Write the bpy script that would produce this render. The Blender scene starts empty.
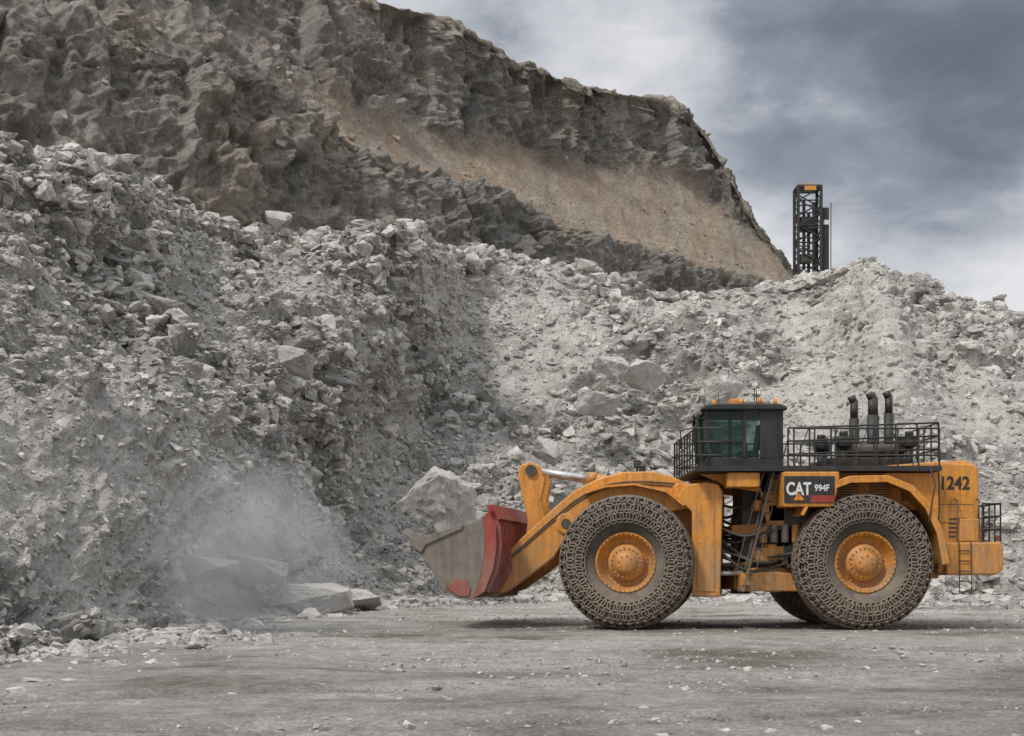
import bpy, bmesh, math, random
import numpy as np
from mathutils import Vector, Matrix
random.seed(7); rng=np.random.default_rng(7)
scene=bpy.context.scene
scene.view_settings.view_transform='Standard'; scene.view_settings.look='None'; scene.view_settings.exposure=0

# ---------------------------------------------------------------- noise
def h3(ix,iy,iz,seed):
    x=(ix.astype(np.int64)*374761393+iy.astype(np.int64)*668265263+iz.astype(np.int64)*2147483647*3+seed*974634777)&0xFFFFFFFF
    x=((x^(x>>13))*1274126177)&0xFFFFFFFF
    x=((x^(x>>16))*2246822519)&0xFFFFFFFF
    x=x^(x>>15)
    return (x&0xFFFFFF).astype(np.float32)/float(0xFFFFFF)
def vnoise(P,f,seed=0):
    Q=P*f; I=np.floor(Q).astype(np.int64); F=(Q-I).astype(np.float32); F=F*F*(3-2*F)
    r=0
    for dx in (0,1):
        wx=F[:,0] if dx else 1-F[:,0]
        for dy in (0,1):
            wy=F[:,1] if dy else 1-F[:,1]
            for dz in (0,1):
                wz=F[:,2] if dz else 1-F[:,2]
                r=r+wx*wy*wz*h3(I[:,0]+dx,I[:,1]+dy,I[:,2]+dz,seed)
    return r
def fbm(P,f,seed=0,o=4):
    a=0;s=0;w=1
    for i in range(o):
        a=a+w*vnoise(P,f*2**i,seed+i*17); s+=w; w*=.5
    return a/s*2-1
def blocky(P,f,seed=0,tilt=.9):
    Q=P*f; I=np.floor(Q).astype(np.int64)
    best=np.full(len(P),1e9,np.float32); val=np.zeros(len(P),np.float32)
    for dx in (-1,0,1):
        for dy in (-1,0,1):
            for dz in (-1,0,1):
                a,b,c=I[:,0]+dx,I[:,1]+dy,I[:,2]+dz
                ex=(Q[:,0]-a-h3(a,b,c,seed)).astype(np.float32)
                ey=(Q[:,1]-b-h3(a,b,c,seed+1)).astype(np.float32)
                ez=(Q[:,2]-c-h3(a,b,c,seed+2)).astype(np.float32)
                d=ex*ex+ey*ey+ez*ez
                m=d<best
                if not m.any(): continue
                am,bm_,cm=a[m],b[m],c[m]
                v=h3(am,bm_,cm,seed+3)*2-1
                v=v+tilt*(ex[m]*(h3(am,bm_,cm,seed+4)*2-1)+ey[m]*(h3(am,bm_,cm,seed+5)*2-1)+ez[m]*(h3(am,bm_,cm,seed+6)*2-1))
                val[m]=v; best[m]=d[m]
    return val
def sstep(x,a,b):
    t=np.clip((x-a)/(b-a),0,1); return t*t*(3-2*t)
def gsm(d,nr,nc,it=1):
    d=d.reshape(nr,nc)
    for _ in range(it):
        e=np.pad(d,1,mode='edge'); d=(e[1:-1,1:-1]*2+e[:-2,1:-1]+e[2:,1:-1]+e[1:-1,:-2]+e[1:-1,2:])/6
    return d.ravel()

# ---------------------------------------------------------------- mesh utils
def np_mesh(name,V,F,mat,tint=None,smooth=False,link=True):
    me=bpy.data.meshes.new(name); V=np.ascontiguousarray(V,dtype=np.float32); F=np.ascontiguousarray(F,dtype=np.int32)
    k=F.shape[1]
    me.vertices.add(len(V)); me.vertices.foreach_set('co',V.ravel())
    me.loops.add(F.size); me.loops.foreach_set('vertex_index',F.ravel())
    me.polygons.add(len(F)); me.polygons.foreach_set('loop_start',np.arange(len(F),dtype=np.int32)*k)
    me.polygons.foreach_set('use_smooth',np.full(len(F),smooth))
    me.update(calc_edges=True)
    if tint is not None:
        at=me.color_attributes.new('tint','FLOAT_COLOR','POINT')
        c=np.ones((len(V),4),np.float32); c[:,:3]=tint; at.data.foreach_set('color',c.ravel())
    me.materials.append(mat)
    ob=bpy.data.objects.new(name,me)
    if link: scene.collection.objects.link(ob)
    return ob
def gridF(nr,nc):
    i=np.arange(nr-1)[:,None]*nc+np.arange(nc-1)[None,:]
    return np.stack([i,i+1,i+nc+1,i+nc],-1).reshape(-1,4)
def catmull_at(C,t):
    C=np.asarray(C,float); k=len(C); i=np.clip(t.astype(int),0,k-2); f=(t-i).reshape((-1,)+(1,)*(C.ndim-1))
    p0=C[np.clip(i-1,0,k-1)];p1=C[i];p2=C[i+1];p3=C[np.clip(i+2,0,k-1)]
    return .5*((2*p1)+(-p0+p2)*f+(2*p0-5*p1+4*p2-p3)*f*f+(-p0+3*p1-3*p2+p3)*f**3)
def loft(C,nc,rowt,refrows):
    C=np.transpose(C,(1,0,2)); td=np.linspace(0,len(C)-1,3000); D=catmull_at(C,td)[:,refrows]
    s=np.linalg.norm(np.diff(D,axis=0),axis=2).max(1); s=s/np.clip(D[1:,:,1].mean(1),25,None)**.8; cum=np.concatenate([[0],np.cumsum(s)])
    tu=np.interp(np.linspace(0,cum[-1],nc),cum,td)
    G=np.transpose(catmull_at(C,tu),(1,0,2))
    return catmull_at(G,np.clip(rowt,0,len(G)-1-1e-6))
def grid_normals(G):
    du=np.gradient(G,axis=1); dv=np.gradient(G,axis=0)
    n=np.cross(du,dv); n/=np.linalg.norm(n,axis=2,keepdims=True)+1e-9
    return n if n[...,2].mean()>0 else -n
def relax(Nn,it=6):
    for _ in range(it):
        e=np.pad(Nn,((1,1),(1,1),(0,0)),mode='edge'); Nn=(Nn+e[:-2,1:-1]+e[2:,1:-1]+e[1:-1,:-2]+e[1:-1,2:])/5
    return Nn/(np.linalg.norm(Nn,axis=2,keepdims=True)+1e-9)

# ---------------------------------------------------------------- materials
def newmat(name):
    m=bpy.data.materials.new(name); m.use_nodes=True
    nt=m.node_tree; b=nt.nodes['Principled BSDF']; return m,nt,b
def N(nt,t,**k):
    n=nt.nodes.new(t)
    for a,v in k.items(): setattr(n,a,v)
    return n
def ramp(nt,src,stops):
    r=N(nt,'ShaderNodeValToRGB'); el=r.color_ramp.elements
    while len(el)<len(stops): el.new(.5)
    for e,(p,c) in zip(el,stops):
        e.position=p; e.color=(c,c,c,1) if not isinstance(c,tuple) else (*c,1)
    nt.links.new(src,r.inputs[0]); return r
def noise(nt,vec,scale,detail=6,rough=.6,dist=0):
    n=N(nt,'ShaderNodeTexNoise'); n.inputs['Scale'].default_value=scale; n.inputs['Detail'].default_value=detail
    n.inputs['Roughness'].default_value=rough; n.inputs['Distortion'].default_value=dist
    nt.links.new(vec,n.inputs['Vector']); return n
def mixc(nt,mode,fac,a,b):
    m=N(nt,'ShaderNodeMix',data_type='RGBA',blend_type=mode)
    for s,v in ((0,fac),(6,a),(7,b)):
        if hasattr(v,'is_output'): nt.links.new(v,m.inputs[s])
        else: m.inputs[s].default_value=v if s==0 else (*v,1)
    return m.outputs[2]
def rock_mat(name,f=1.0,bump=.5,dist=.12,dustup=.35):
    m,nt,b=newmat(name)
    geo=N(nt,'ShaderNodeNewGeometry'); att=N(nt,'ShaderNodeAttribute',attribute_name='tint')
    n1=noise(nt,geo.outputs['Position'],.5*f,5,.65); n2=noise(nt,geo.outputs['Position'],6*f,4,.7)
    r1=ramp(nt,n1.outputs[0],[(.3,.72),(.7,1.24)]); r2=ramp(nt,n2.outputs[0],[(.3,.64),(.72,1.32)])
    c=mixc(nt,'MULTIPLY',1.0,att.outputs['Color'],r1.outputs[0]); c=mixc(nt,'MULTIPLY',1.0,c,r2.outputs[0])
    if dustup:   # settled pale rock dust on upward faces
        sp=N(nt,'ShaderNodeSeparateXYZ'); nt.links.new(geo.outputs['Normal'],sp.inputs[0])
        r3=ramp(nt,sp.outputs[2],[(.45,0.0),(.95,dustup)])
        c=mixc(nt,'MIX',r3.outputs[0],c,(.51,.485,.445))
    nt.links.new(c,b.inputs['Base Color']); b.inputs['Roughness'].default_value=.95; b.inputs['Specular IOR Level'].default_value=.2
    n3=noise(nt,geo.outputs['Position'],2.2*f,7,.75)
    bp=N(nt,'ShaderNodeBump'); bp.inputs['Strength'].default_value=bump; bp.inputs['Distance'].default_value=dist
    nt.links.new(n3.outputs[0],bp.inputs['Height']); nt.links.new(bp.outputs[0],b.inputs['Normal'])
    return m
M_pile=rock_mat('blasted_rock',1.5,.9,.25); M_wall=rock_mat('bench_rock',.45,.9,.9,0); M_rock=rock_mat('broken_stone',2.5,.6,.06); M_deb=rock_mat('bench_stone',1,.5,.1,0)

def ground_mat():
    m,nt,b=newmat('quarry_floor')
    geo=N(nt,'ShaderNodeNewGeometry'); att=N(nt,'ShaderNodeAttribute',attribute_name='tint')
    mp=N(nt,'ShaderNodeMapping'); mp.inputs['Scale'].default_value=(.75,1.0,1); mp.inputs['Rotation'].default_value=(0,0,.15)
    nt.links.new(geo.outputs['Position'],mp.inputs[0])
    n1=noise(nt,mp.outputs[0],.22,9,.66,.6); n2=noise(nt,geo.outputs['Position'],16,6,.8); n3=noise(nt,geo.outputs['Position'],2.6,8,.75)
    c=ramp(nt,n1.outputs[0],[(.37,(.24,.212,.175)),(.46,(.43,.40,.36)),(.60,(.58,.55,.505))]).outputs[0]
    c=mixc(nt,'MULTIPLY',1.0,c,att.outputs['Color'])
    c=mixc(nt,'MULTIPLY',1.0,c,ramp(nt,n2.outputs[0],[(.3,.45),(.7,1.42)]).outputs[0])
    c=mixc(nt,'MULTIPLY',1.0,c,ramp(nt,n3.outputs[0],[(.33,.66),(.66,1.22)]).outputs[0])
    nt.links.new(c,b.inputs['Base Color']); b.inputs['Roughness'].default_value=.9; b.inputs['Specular IOR Level'].default_value=.25
    n4=noise(nt,geo.outputs['Position'],6,10,.85)
    bp=N(nt,'ShaderNodeBump'); bp.inputs['Strength'].default_value=1; bp.inputs['Distance'].default_value=.12
    nt.links.new(n4.outputs[0],bp.inputs['Height']); nt.links.new(bp.outputs[0],b.inputs['Normal'])
    return m
M_ground=ground_mat()

def paint(name,col,dust=(.33,.28,.22),amt=.45,rough=.5,metal=0,scale=1.5):
    m,nt,b=newmat(name)
    geo=N(nt,'ShaderNodeNewGeometry'); tc=N(nt,'ShaderNodeTexCoord')
    n1=noise(nt,tc.outputs['Object'],scale,10,.7); n2=noise(nt,tc.outputs['Object'],scale*9,6,.7)
    r=ramp(nt,n1.outputs[0],[(.42,.05),(.72,1.0)])
    sp=N(nt,'ShaderNodeSeparateXYZ'); nt.links.new(geo.outputs['Normal'],sp.inputs[0])
    ad=N(nt,'ShaderNodeMath',operation='MULTIPLY_ADD'); ad.use_clamp=True
    nt.links.new(sp.outputs[2],ad.inputs[0]); ad.inputs[1].default_value=.5; nt.links.new(r.outputs[0],ad.inputs[2])
    ml=N(nt,'ShaderNodeMath',operation='MULTIPLY'); nt.links.new(ad.outputs[0],ml.inputs[0]); ml.inputs[1].default_value=amt
    c=mixc(nt,'MIX',ml.outputs[0],col,dust)
    mp=N(nt,'ShaderNodeMapping'); mp.inputs['Scale'].default_value=(5,5,.6); nt.links.new(tc.outputs['Object'],mp.inputs[0])
    n3=noise(nt,mp.outputs[0],1.3,6,.7)
    c=mixc(nt,'MULTIPLY',1.0,c,ramp(nt,n3.outputs[0],[(.3,.60),(.55,1.04)]).outputs[0])
    c=mixc(nt,'MULTIPLY',1.0,c,ramp(nt,n2.outputs[0],[(.3,.74),(.7,1.1)]).outputs[0])
    sp2=N(nt,'ShaderNodeSeparateXYZ'); nt.links.new(geo.outputs['Position'],sp2.inputs[0])
    mr=N(nt,'ShaderNodeMapRange'); nt.links.new(sp2.outputs[2],mr.inputs[0]); mr.inputs[1].default_value=.6; mr.inputs[2].default_value=3.6; mr.inputs[3].default_value=.85*min(1,amt*2); mr.inputs[4].default_value=0
    rr0=ramp(nt,n1.outputs[0],[(.35,.15),(.62,1.0)])
    mm=N(nt,'ShaderNodeMath',operation='MULTIPLY'); nt.links.new(mr.outputs[0],mm.inputs[0]); nt.links.new(rr0.outputs[0],mm.inputs[1])
    c=mixc(nt,'MIX',mm.outputs[0],c,(.25,.205,.155))
    nt.links.new(c,b.inputs['Base Color']); b.inputs['Metallic'].default_value=metal
    rr=ramp(nt,n1.outputs[0],[(.3,rough*.85),(.7,min(1,rough*1.4))]); nt.links.new(rr.outputs[0],b.inputs['Roughness'])
    return m
Y_=paint('machine_yellow',(.70,.28,.032),(.38,.26,.15),.42,.48)
BLK=paint('black_steel',(.018,.018,.019),(.14,.13,.115),.3,.5)
DRK=paint('dark_machinery',(.045,.042,.038),(.2,.17,.13),.5,.6)
RED=paint('red_paint',(.34,.03,.024),(.25,.13,.10),.5,.55)
WST=paint('worn_steel',(.17,.15,.135),(.32,.28,.24),.5,.55,.15,2.5)
RUB=paint('rubber',(.05,.045,.041),(.18,.15,.125),.7,.85)
CHN=paint('chain_steel',(.16,.13,.105),(.27,.225,.18),.6,.55,.25,3)
CHR=paint('chrome_rod',(.75,.75,.75),(.6,.58,.55),.2,.2,.6)
WHT=paint('white_paint',(.75,.74,.72),(.4,.37,.33),.2,.5)
AMB=paint('amber_lens',(.8,.25,.02),(.5,.3,.1),.1,.3)
def glassmat():
    m,nt,b=newmat('cab_glass')
    b.inputs['Base Color'].default_value=(.03,.05,.045,1); b.inputs['Roughness'].default_value=.05
    tr=N(nt,'ShaderNodeBsdfTransparent'); tr.inputs[0].default_value=(.62,.78,.72,1)
    mx=N(nt,'ShaderNodeMixShader'); mx.inputs[0].default_value=.35
    nt.links.new(tr.outputs[0],mx.inputs[1]); nt.links.new(b.outputs[0],mx.inputs[2]); nt.links.new(mx.outputs[0],nt.nodes['Material Output'].inputs[0])
    return m
GLS=glassmat()

# ---------------------------------------------------------------- camera
cam=bpy.data.cameras.new('camera'); camo=bpy.data.objects.new('camera',cam); scene.collection.objects.link(camo)
camo.location=(0,0,1.77); camo.rotation_euler=(math.pi/2,0,0)
cam.sensor_width=36; cam.lens=36*1305/1024; cam.shift_y=.192; cam.clip_end=6000; cam.clip_start=.1
scene.camera=camo

# ---------------------------------------------------------------- ground
xs=np.concatenate([[-2500,-800,-300,-120],np.linspace(-60,-20,60),np.linspace(-20,34,620)[1:],np.linspace(34,70,60)[1:],[130,300,800,2500]])
ys=np.concatenate([[-1500,-400,-100,-20],np.linspace(2,32,380),np.linspace(32,90,260)[1:],[160,400,1200,3500]])
gx,gy=np.meshgrid(xs,ys); P=np.stack([gx.ravel(),gy.ravel(),np.zeros(gx.size)],1)
dense=((gx>-62)&(gx<72)&(gy>0)&(gy<92)).ravel()
z=.10*fbm(P,.12,3,4)+.07*fbm(P*np.array([.7,1,1]),.9,9,4)
rut=np.zeros(len(P))
for k,(y0,a,w_) in enumerate(((35.3,.02,.55),(39.9,.02,.55),(26,-.22,.5),(30.7,-.22,.5),(15.5,.30,.42),(20,.30,.42),(46,-.35,.5),(50.5,-.35,.5))):
    yy=y0+a*(P[:,0])+1.3*np.sin(P[:,0]*.12+k); dd=(P[:,1]-yy)/w_
    tr=np.exp(-dd**4); rut=np.maximum(rut,tr*(.45+.55*sstep(fbm(P,.3,300+k,3),-.3,.2))*(.8+.2*np.sign(np.sin(P[:,0]*11+dd*2))))
    z-=.06*tr*(.75+.25*np.sign(np.sin(P[:,0]*11+dd*2)))-.035*np.exp(-(np.abs(dd)-1.4)**2*6)
m=(np.abs(P[:,0]-6)<9)&(np.abs(P[:,1]-38)<5)
z=z*np.where(m,.4,1.0)
P[:,2]=np.where(dense,z-.02,-.1)
gt=np.ones((len(P),3))*(1-.30*rut)[:,None]
wet_shade=np.exp(-((P[:,0]-8)/7)**2-((P[:,1]-37)/4.5)**2)[:,None]
gt*=1-wet_shade*np.array([.34,.39,.44])  # brownish wet ground plus the loader's shadow, painted into the ground tint
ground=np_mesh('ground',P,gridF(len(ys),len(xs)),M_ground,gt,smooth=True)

# ---------------------------------------------------------------- blasted rock slope
T=[(-25,2),(-13,14),(-9.2,22),(-8.6,30),(-8.6,38),(-7.8,46),(-6,54),(-4.2,61),(-1,65),(5,66),(10,66),(15,64),(18,62),(20,61),(23,59),(27,57),(33,54),(48,48),(70,40)]
R=[(-50,30,20),(-30,42,18.5),(-19.6,50,16.9),(-18.9,57,18.3),(-17.5,65,19.6),(-15,72,20.4),(-11,79,21.2),(-7.4,85,21.9),(-3.8,96,24.3),(3.8,104,25.2),(10.2,104,24.1),(17.8,102,23.0),(23.2,100,24.0),(26.2,98,24.8),(29.9,98,23.0),(33.6,98,21.4),(38.4,98,19.8),(60,95,16),(90,90,14)]
prof=[(-.04,-.05),(.07,.035),(.35,.30),(.6,.58),(.85,.87),(1,1)]
off={(5,3):(1.5,-2.0,.5),(6,3):(1.6,-1.5,.2),(6,4):(2.0,-3.0,1.0),(7,4):(1.4,-3.0,1.3),(7,3):(.2,0,-.6),(7,5):(.3,-1,0),(6,2):(-1.6,2.2,-1.3),(7,2):(-1.0,2.4,-1.3),
     (8,3):(-.9,2.6,-1.4),(8,4):(-.3,1.5,-.6),(3,2):(.8,-.5,.9),(4,2):(1.2,-.8,1.0),(5,2):(.8,-.5,.2),
     (13,4):(0,-2.5,.6),(13,3):(0,-2,.3),(12,4):(0,.5,-.6),(15,3):(0,-1.5,.4)}
C=np.zeros((len(prof)+2,len(T),3))
for j,(t,r) in enumerate(zip(T,R)):
    t=np.array([t[0],t[1],0.]); r=np.array(r,float)
    for i,(hh,zz) in enumerate(prof):
        p=t+(r-t)*hh; p[2]=r[2]*zz
        p+=np.array(off.get((j,i),(0,0,0)))
        C[i,j]=p
    C[-2,j]=r+np.array([r[0]*.06,6,-1.6]); C[-1,j]=np.array([r[0]*1.7,r[1]+90,r[2]-4])
NC=1300; NFR=560
rowt=np.concatenate([np.linspace(0,5.1,NFR),np.linspace(5.1,6,60)[1:],np.linspace(6,7,30)[1:]])
G=loft(C,NC,rowt,[1,3,5]); nr=G.shape[0]
Nf=relax(grid_normals(G),24)
P=G.reshape(-1,3); vv=np.repeat(rowt,NC)
Nf=Nf.reshape(-1,3); kk=sstep(vv,4.5,5.1)[:,None]; Nf=Nf*(1-kk)+np.array([0,-.15,1.])*kk; Nf/=np.linalg.norm(Nf,axis=1,keepdims=True)
amp=sstep(vv,0,1.2)*(1-.5*sstep(vv,5.0,5.5))
rot=np.array(Matrix.Rotation(math.radians(24),3,'Y')@Matrix.Rotation(math.radians(-15),3,'X'))
Pw=P+np.stack([fbm(P,.25,51,3),fbm(P,.25,52,3),fbm(P,.25,53,3)],1)*1.2
Q=Pw@rot.T
leftw=sstep(P[:,0],2,-10)
coarse=sstep(fbm(P,.095,21,4)+.16*leftw*sstep(P[:,2],4,11)+.18*np.exp(-((P[:,0]-7)/4)**2)+.12*sstep(vv,4.2,4.9)+.07,-.12,.36)
def chute_(x0,k,w,lo,hi): return np.exp(-((P[:,0]-(x0+k*(24-P[:,2]))-.8*fbm(P,.2,77,2))/w)**2)*sstep(P[:,2],lo,hi)
chute=np.clip(chute_(24.8,-.10,1.8,8,18)+.8*chute_(21.3,-.15,1.2,6,14)+.6*chute_(28,.05,1.2,3,12),0,1)
slideL=np.exp(-((P[:,1]-44-.5*fbm(P,.3,78,2))/3.0)**2)*sstep(P[:,2],2,5)*(1-sstep(P[:,2],10,13))
slide2=np.exp(-((P[:,1]-58-.8*fbm(P,.3,79,2))/2.5)**2)*sstep(P[:,2],3,6)*(1-sstep(P[:,2],13,16))*leftw
coarse=np.clip(coarse*(1-.9*chute)*(1-.8*slideL)*(1-.7*slide2),0,1)
crest=1-.75*sstep(vv,4.6,5.1)
d=1.8*fbm(P,.085,5,4)*amp
d+=gsm((.95*coarse+.05)*blocky(Q*np.array([1,1,1.7]),.34,31,.8)*(.25+.75*amp)*crest,nr,NC,5)
d+=gsm((.42*coarse+.08)*blocky(Q*np.array([1,1,1.7]),.85,41,1.0)*(.35+.65*amp)*crest,nr,NC,3)
d+=gsm((.16*coarse+.08)*blocky(Q*np.array([1,1,1.6]),2.0,61,1.0),nr,NC,1)
d+=gsm(.30*fbm(P,.9,71,5),nr,NC,1)
d-=.40*(1-coarse)*amp*np.abs(fbm(P*np.array([1,1,.22]),.55,75,3))
P2=P+Nf*d[:,None]
tn=fbm(P,.12,81,4); tn2=fbm(P,.5,83,3)
base=np.array([.44,.425,.395]); dark=np.array([.29,.28,.262]); pale=np.array([.55,.525,.485])
a=sstep(tn,-.1,.4)[:,None]; tint=base*(1-a)+dark*a
b_=np.clip((1-coarse)*.45+sstep(tn2,.1,.5)*.3+chute*.8,0,1)[:,None]; tint=tint*(1-b_)+pale*b_
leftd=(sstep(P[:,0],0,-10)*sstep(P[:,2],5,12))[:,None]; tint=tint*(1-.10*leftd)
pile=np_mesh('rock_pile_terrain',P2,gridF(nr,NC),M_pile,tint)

# ---------------------------------------------------------------- quarry benches behind
Lt=[(-90,95,52),(-60,108,51.5),(-45.1,115,50.2),(-30.8,125,49.1),(-25.1,130,49.5),(-17.4,140,46.2),(-9.4,150,45.4),(-1.45,158,45.3),(11.5,170,44),(26.2,182,43.1),(40.9,192,42),(50,215,40),(55,250,40)]
Ub=[(-92,98,53.5),(-62,111,53),(-46.3,118,52.1),(-32.1,130,53.2),(-25.5,139,52.4),(-17.8,150,53),(-10.6,162,55),(-1,174,56.7),(13.8,188,58),(27.5,199,58.4),(42,204,48.6),(52,225,44),(57,255,43)]
Ut=[(-100,120,92),(-70,135,88),(-55,145,84),(-40,150,80),(-31,156,77),(-20,164,73.0),(-8.2,172,71.9),(3.2,184,70.3),(13,193,70.4),(28.3,207,70.8),(40.5,208,50.5),(54,230,45),(60,260,44)]
C=np.zeros((8,len(Lt),3))
for j,(l,ub,ut) in enumerate(zip(Lt,Ub,Ut)):
    l,ub,ut=map(lambda q:np.array(q,float),(l,ub,ut))
    C[0,j]=l+np.array([1.5,-9,0]); C[0,j,2]=14
    C[1,j]=l+np.array([.8,-4,0]); C[1,j,2]=14+(l[2]-14)*.5
    C[2,j]=l
    C[3,j]=l*.75+ub*.25+np.array([0,1,-.5]); 
    C[4,j]=ub
    C[5,j]=ub*.35+ut*.65+np.array([0,-2,1.5])
    C[6,j]=ut
    C[7,j]=ut+np.array([ut[0]*.2+5,60,-3])
NCw=1150
rowt=np.concatenate([np.linspace(.6,2,200),np.linspace(2,4,120)[1:],np.linspace(4,6,210)[1:],np.linspace(6,7,30)[1:]])
G=loft(C,NCw,rowt,[2,4,6]); nr=G.shape[0]
Nf=relax(grid_normals(G),24).reshape(-1,3); P=G.reshape(-1,3); vv=np.repeat(rowt,NCw)
nz=.35*fbm(P,.06,91,4)
tal=sstep(vv+nz,2.05,2.3)*(1-sstep(vv+nz*1.2,3.95,4.3))
wleft=sstep(P[:,0],-18,-30)
tal=tal*(1-.6*wleft)
cl=1-tal
topsoil=sstep(vv+nz,5.3,5.6)
cl2=cl*(1-.8*topsoil)*(1-.5*sstep(P[:,0],30,36))
warp=np.stack([fbm(P,.08,151,2),fbm(P,.08,152,2),fbm(P,.08,153,2)],1)*1.2
Q=(P+warp)
Qr=Q@np.array(Matrix.Rotation(math.radians(10),3,'Y')).T
d=2.4*fbm(P,.045,101,4)*(.25+.75*cl)
b1=cl2*1.6*blocky(Q*np.array([1,1,.4]),.15,111,.6)
led=Qr[:,2]*.20+1.0*fbm(P,.05,113,2); ph=led-np.floor(led)
b1+=cl2*.8*(ph-.5)*sstep(fbm(P,.07,114,3),-.25,.15)
b1+=cl2*.9*blocky(Q*np.array([1,1,.8]),.3,116,.8)
d+=gsm(b1,nr,NCw,3)
d+=gsm(cl2*.5*blocky(Qr*np.array([1,1,1.2]),.6,121,.8),nr,NCw,2)
d+=gsm((cl2*.24+.05)*blocky(Qr*np.array([1,1,1.2]),1.2,131,.8),nr,NCw,1)
d+=gsm((.25+.35*cl)*fbm(P,.4,141,5),nr,NCw,1)
d-=.9*tal*np.abs(fbm(P*np.array([1,.35,.15]),.28,161,3))
P2=P+Nf*d[:,None]
rockc=np.array([.225,.215,.197]); rock2=np.array([.34,.318,.285]); brown=np.array([.35,.28,.213]); gr=np.array([.32,.29,.25])
strat=fbm(Qr*np.array([.12,.12,1]),.5,177,3)
a=sstep(fbm(P,.05,171,4)+.45*strat,-.25,.4)[:,None]; t=rockc*(1-a)+rock2*a
a=(sstep(fbm(P,.11,173,3),.05,.4)*.5)[:,None]; t=t*(1-a)+np.array([.33,.272,.213])*a
streak=fbm(P*np.array([1,.35,.12]),.5,179,3)
s_=(sstep(streak,-.3,.4)*.7)[:,None]
tb=brown*(1-s_)+gr*s_
m_=tal[:,None]; t=t*(1-m_)+tb*m_
m_=(topsoil*.75)[:,None]; t=t*(1-m_)+np.array([.34,.295,.235])*m_
wall=np_mesh('quarry_bench_wall',P2,gridF(nr,NCw),M_wall,t)
wallP=P2; wallTal=tal

# ---------------------------------------------------------------- loose rock
def make_protos(cnt,na,nb_,lo,hi,rough=0):
    out=[]
    for i in range(cnt):
        bm=bmesh.new(); sx,sy,sz=1,random.uniform(.55,.95),random.uniform(.28,.72)
        for k in range(random.randint(na,nb_)):
            v=Vector((random.uniform(-1,1),random.uniform(-1,1),random.uniform(-1,1)))
            mx=max(abs(v.x),abs(v.y),abs(v.z))*.6+v.length*.4; v=v/mx*random.uniform(lo,hi)
            bm.verts.new((v.x*sx,v.y*sy,v.z*sz))
        bmesh.ops.convex_hull(bm,input=bm.verts)
        bmesh.ops.delete(bm,geom=[v for v in bm.verts if not v.link_faces],context='VERTS')
        bmesh.ops.triangulate(bm,faces=bm.faces)
        if rough:
            bmesh.ops.subdivide_edges(bm,edges=bm.edges,cuts=2,use_grid_fill=True)
            bmesh.ops.triangulate(bm,faces=bm.faces)
        bm.verts.index_update()
        V=np.array([v.co[:] for v in bm.verts])
        if rough:
            q=V+i*9.1; n=V/(np.linalg.norm(V,axis=1,keepdims=True)+1e-6)
            V=V+n*(rough*blocky(q,2.2,i,1)+rough*.6*fbm(q,3.5,i+3,3))[:,None]
        out.append((V,np.array([[v.index for v in f.verts] for f in bm.faces]))); bm.free()
    return out
small=make_protos(26,10,16,.72,1.0); big=make_protos(22,12,18,.75,1.0,.09)
def rand_rots(n,flat):
    ax=rng.normal(size=(n,3)); ax/=np.linalg.norm(ax,axis=1,keepdims=True)
    an=rng.normal(size=n)*flat
    z=rng.uniform(0,2*np.pi,n)
    def rod(ax,an):
        K=np.zeros((len(an),3,3)); K[:,0,1]=-ax[:,2];K[:,0,2]=ax[:,1];K[:,1,0]=ax[:,2];K[:,1,2]=-ax[:,0];K[:,2,0]=-ax[:,1];K[:,2,1]=ax[:,0]
        return np.eye(3)+np.sin(an)[:,None,None]*K+(1-np.cos(an))[:,None,None]*(K@K)
    return rod(ax,an)@rod(np.tile([0,0,1.],(n,1)),z)
def scatter(name,pos,size,tints,mat,flat=.5,thr=.26):
    Vs=[];Fs=[];Cs=[];o=0; Rm=rand_rots(len(pos),flat)
    for protos,sel in ((small,size<thr),(big,size>=thr)):
        pi=rng.integers(0,len(protos),len(pos))
        for k,(pv,pf) in enumerate(protos):
            s=np.where((pi==k)&sel)[0]
            if not len(s): continue
            v=np.einsum('nij,vj->nvi',Rm[s],pv)*size[s][:,None,None]+pos[s][:,None,:]
            Vs.append(v.reshape(-1,3)); Fs.append((pf[None]+(np.arange(len(s))*len(pv))[:,None,None]+o).reshape(-1,3))
            Cs.append(np.repeat(tints[s],len(pv),axis=0)); o+=len(s)*len(pv)
    return np_mesh(name,np.concatenate(Vs),np.concatenate(Fs),mat,np.concatenate(Cs))
Vp=np.empty(len(pile.data.vertices)*3,np.float32); pile.data.vertices.foreach_get('co',Vp); Vp=Vp.reshape(-1,3)
n_face=(NFR+30)*NC
cand=rng.integers(0,n_face,340000)
pc=Vp[cand]
cl_=fbm(pc,.22,201,3)
keep=(pc[:,2]>-.1)&(rng.random(len(cand))<np.clip(.52+.3*coarse[cand]+.6*cl_,.18,1)*(1-.5*chute[cand]))
keep&=(np.abs(pc[:,0])<.55*pc[:,1]+4)
cand=cand[keep]; pc=pc[keep]; n=len(cand)
u=rng.random(n); size=.044*(1-u)**-.57
size*=.5+1.0*coarse[cand]+.013*np.clip(pc[:,1]-30,0,60)
size=np.clip(size,.035,np.clip(.0125*pc[:,1],.2,1.15)*rng.uniform(.6,1.1,n)*(.45+.55*coarse[cand]))
k=rng.random(n)
tt=np.array([.46,.443,.412])*(.56+.76*k)[:,None]
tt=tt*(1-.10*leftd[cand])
print('rocks',n,(size>.26).sum())
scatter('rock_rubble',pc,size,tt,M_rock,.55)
c2=rng.integers(0,len(wallP),60000); pr_=.08+.5*(wallTal[c2]>.3)*(fbm(wallP[c2],.15,211,3)>.0)
c2=c2[(rng.random(60000)<pr_*.5)]
c2=c2[wallP[c2][:,1]<215]
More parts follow.
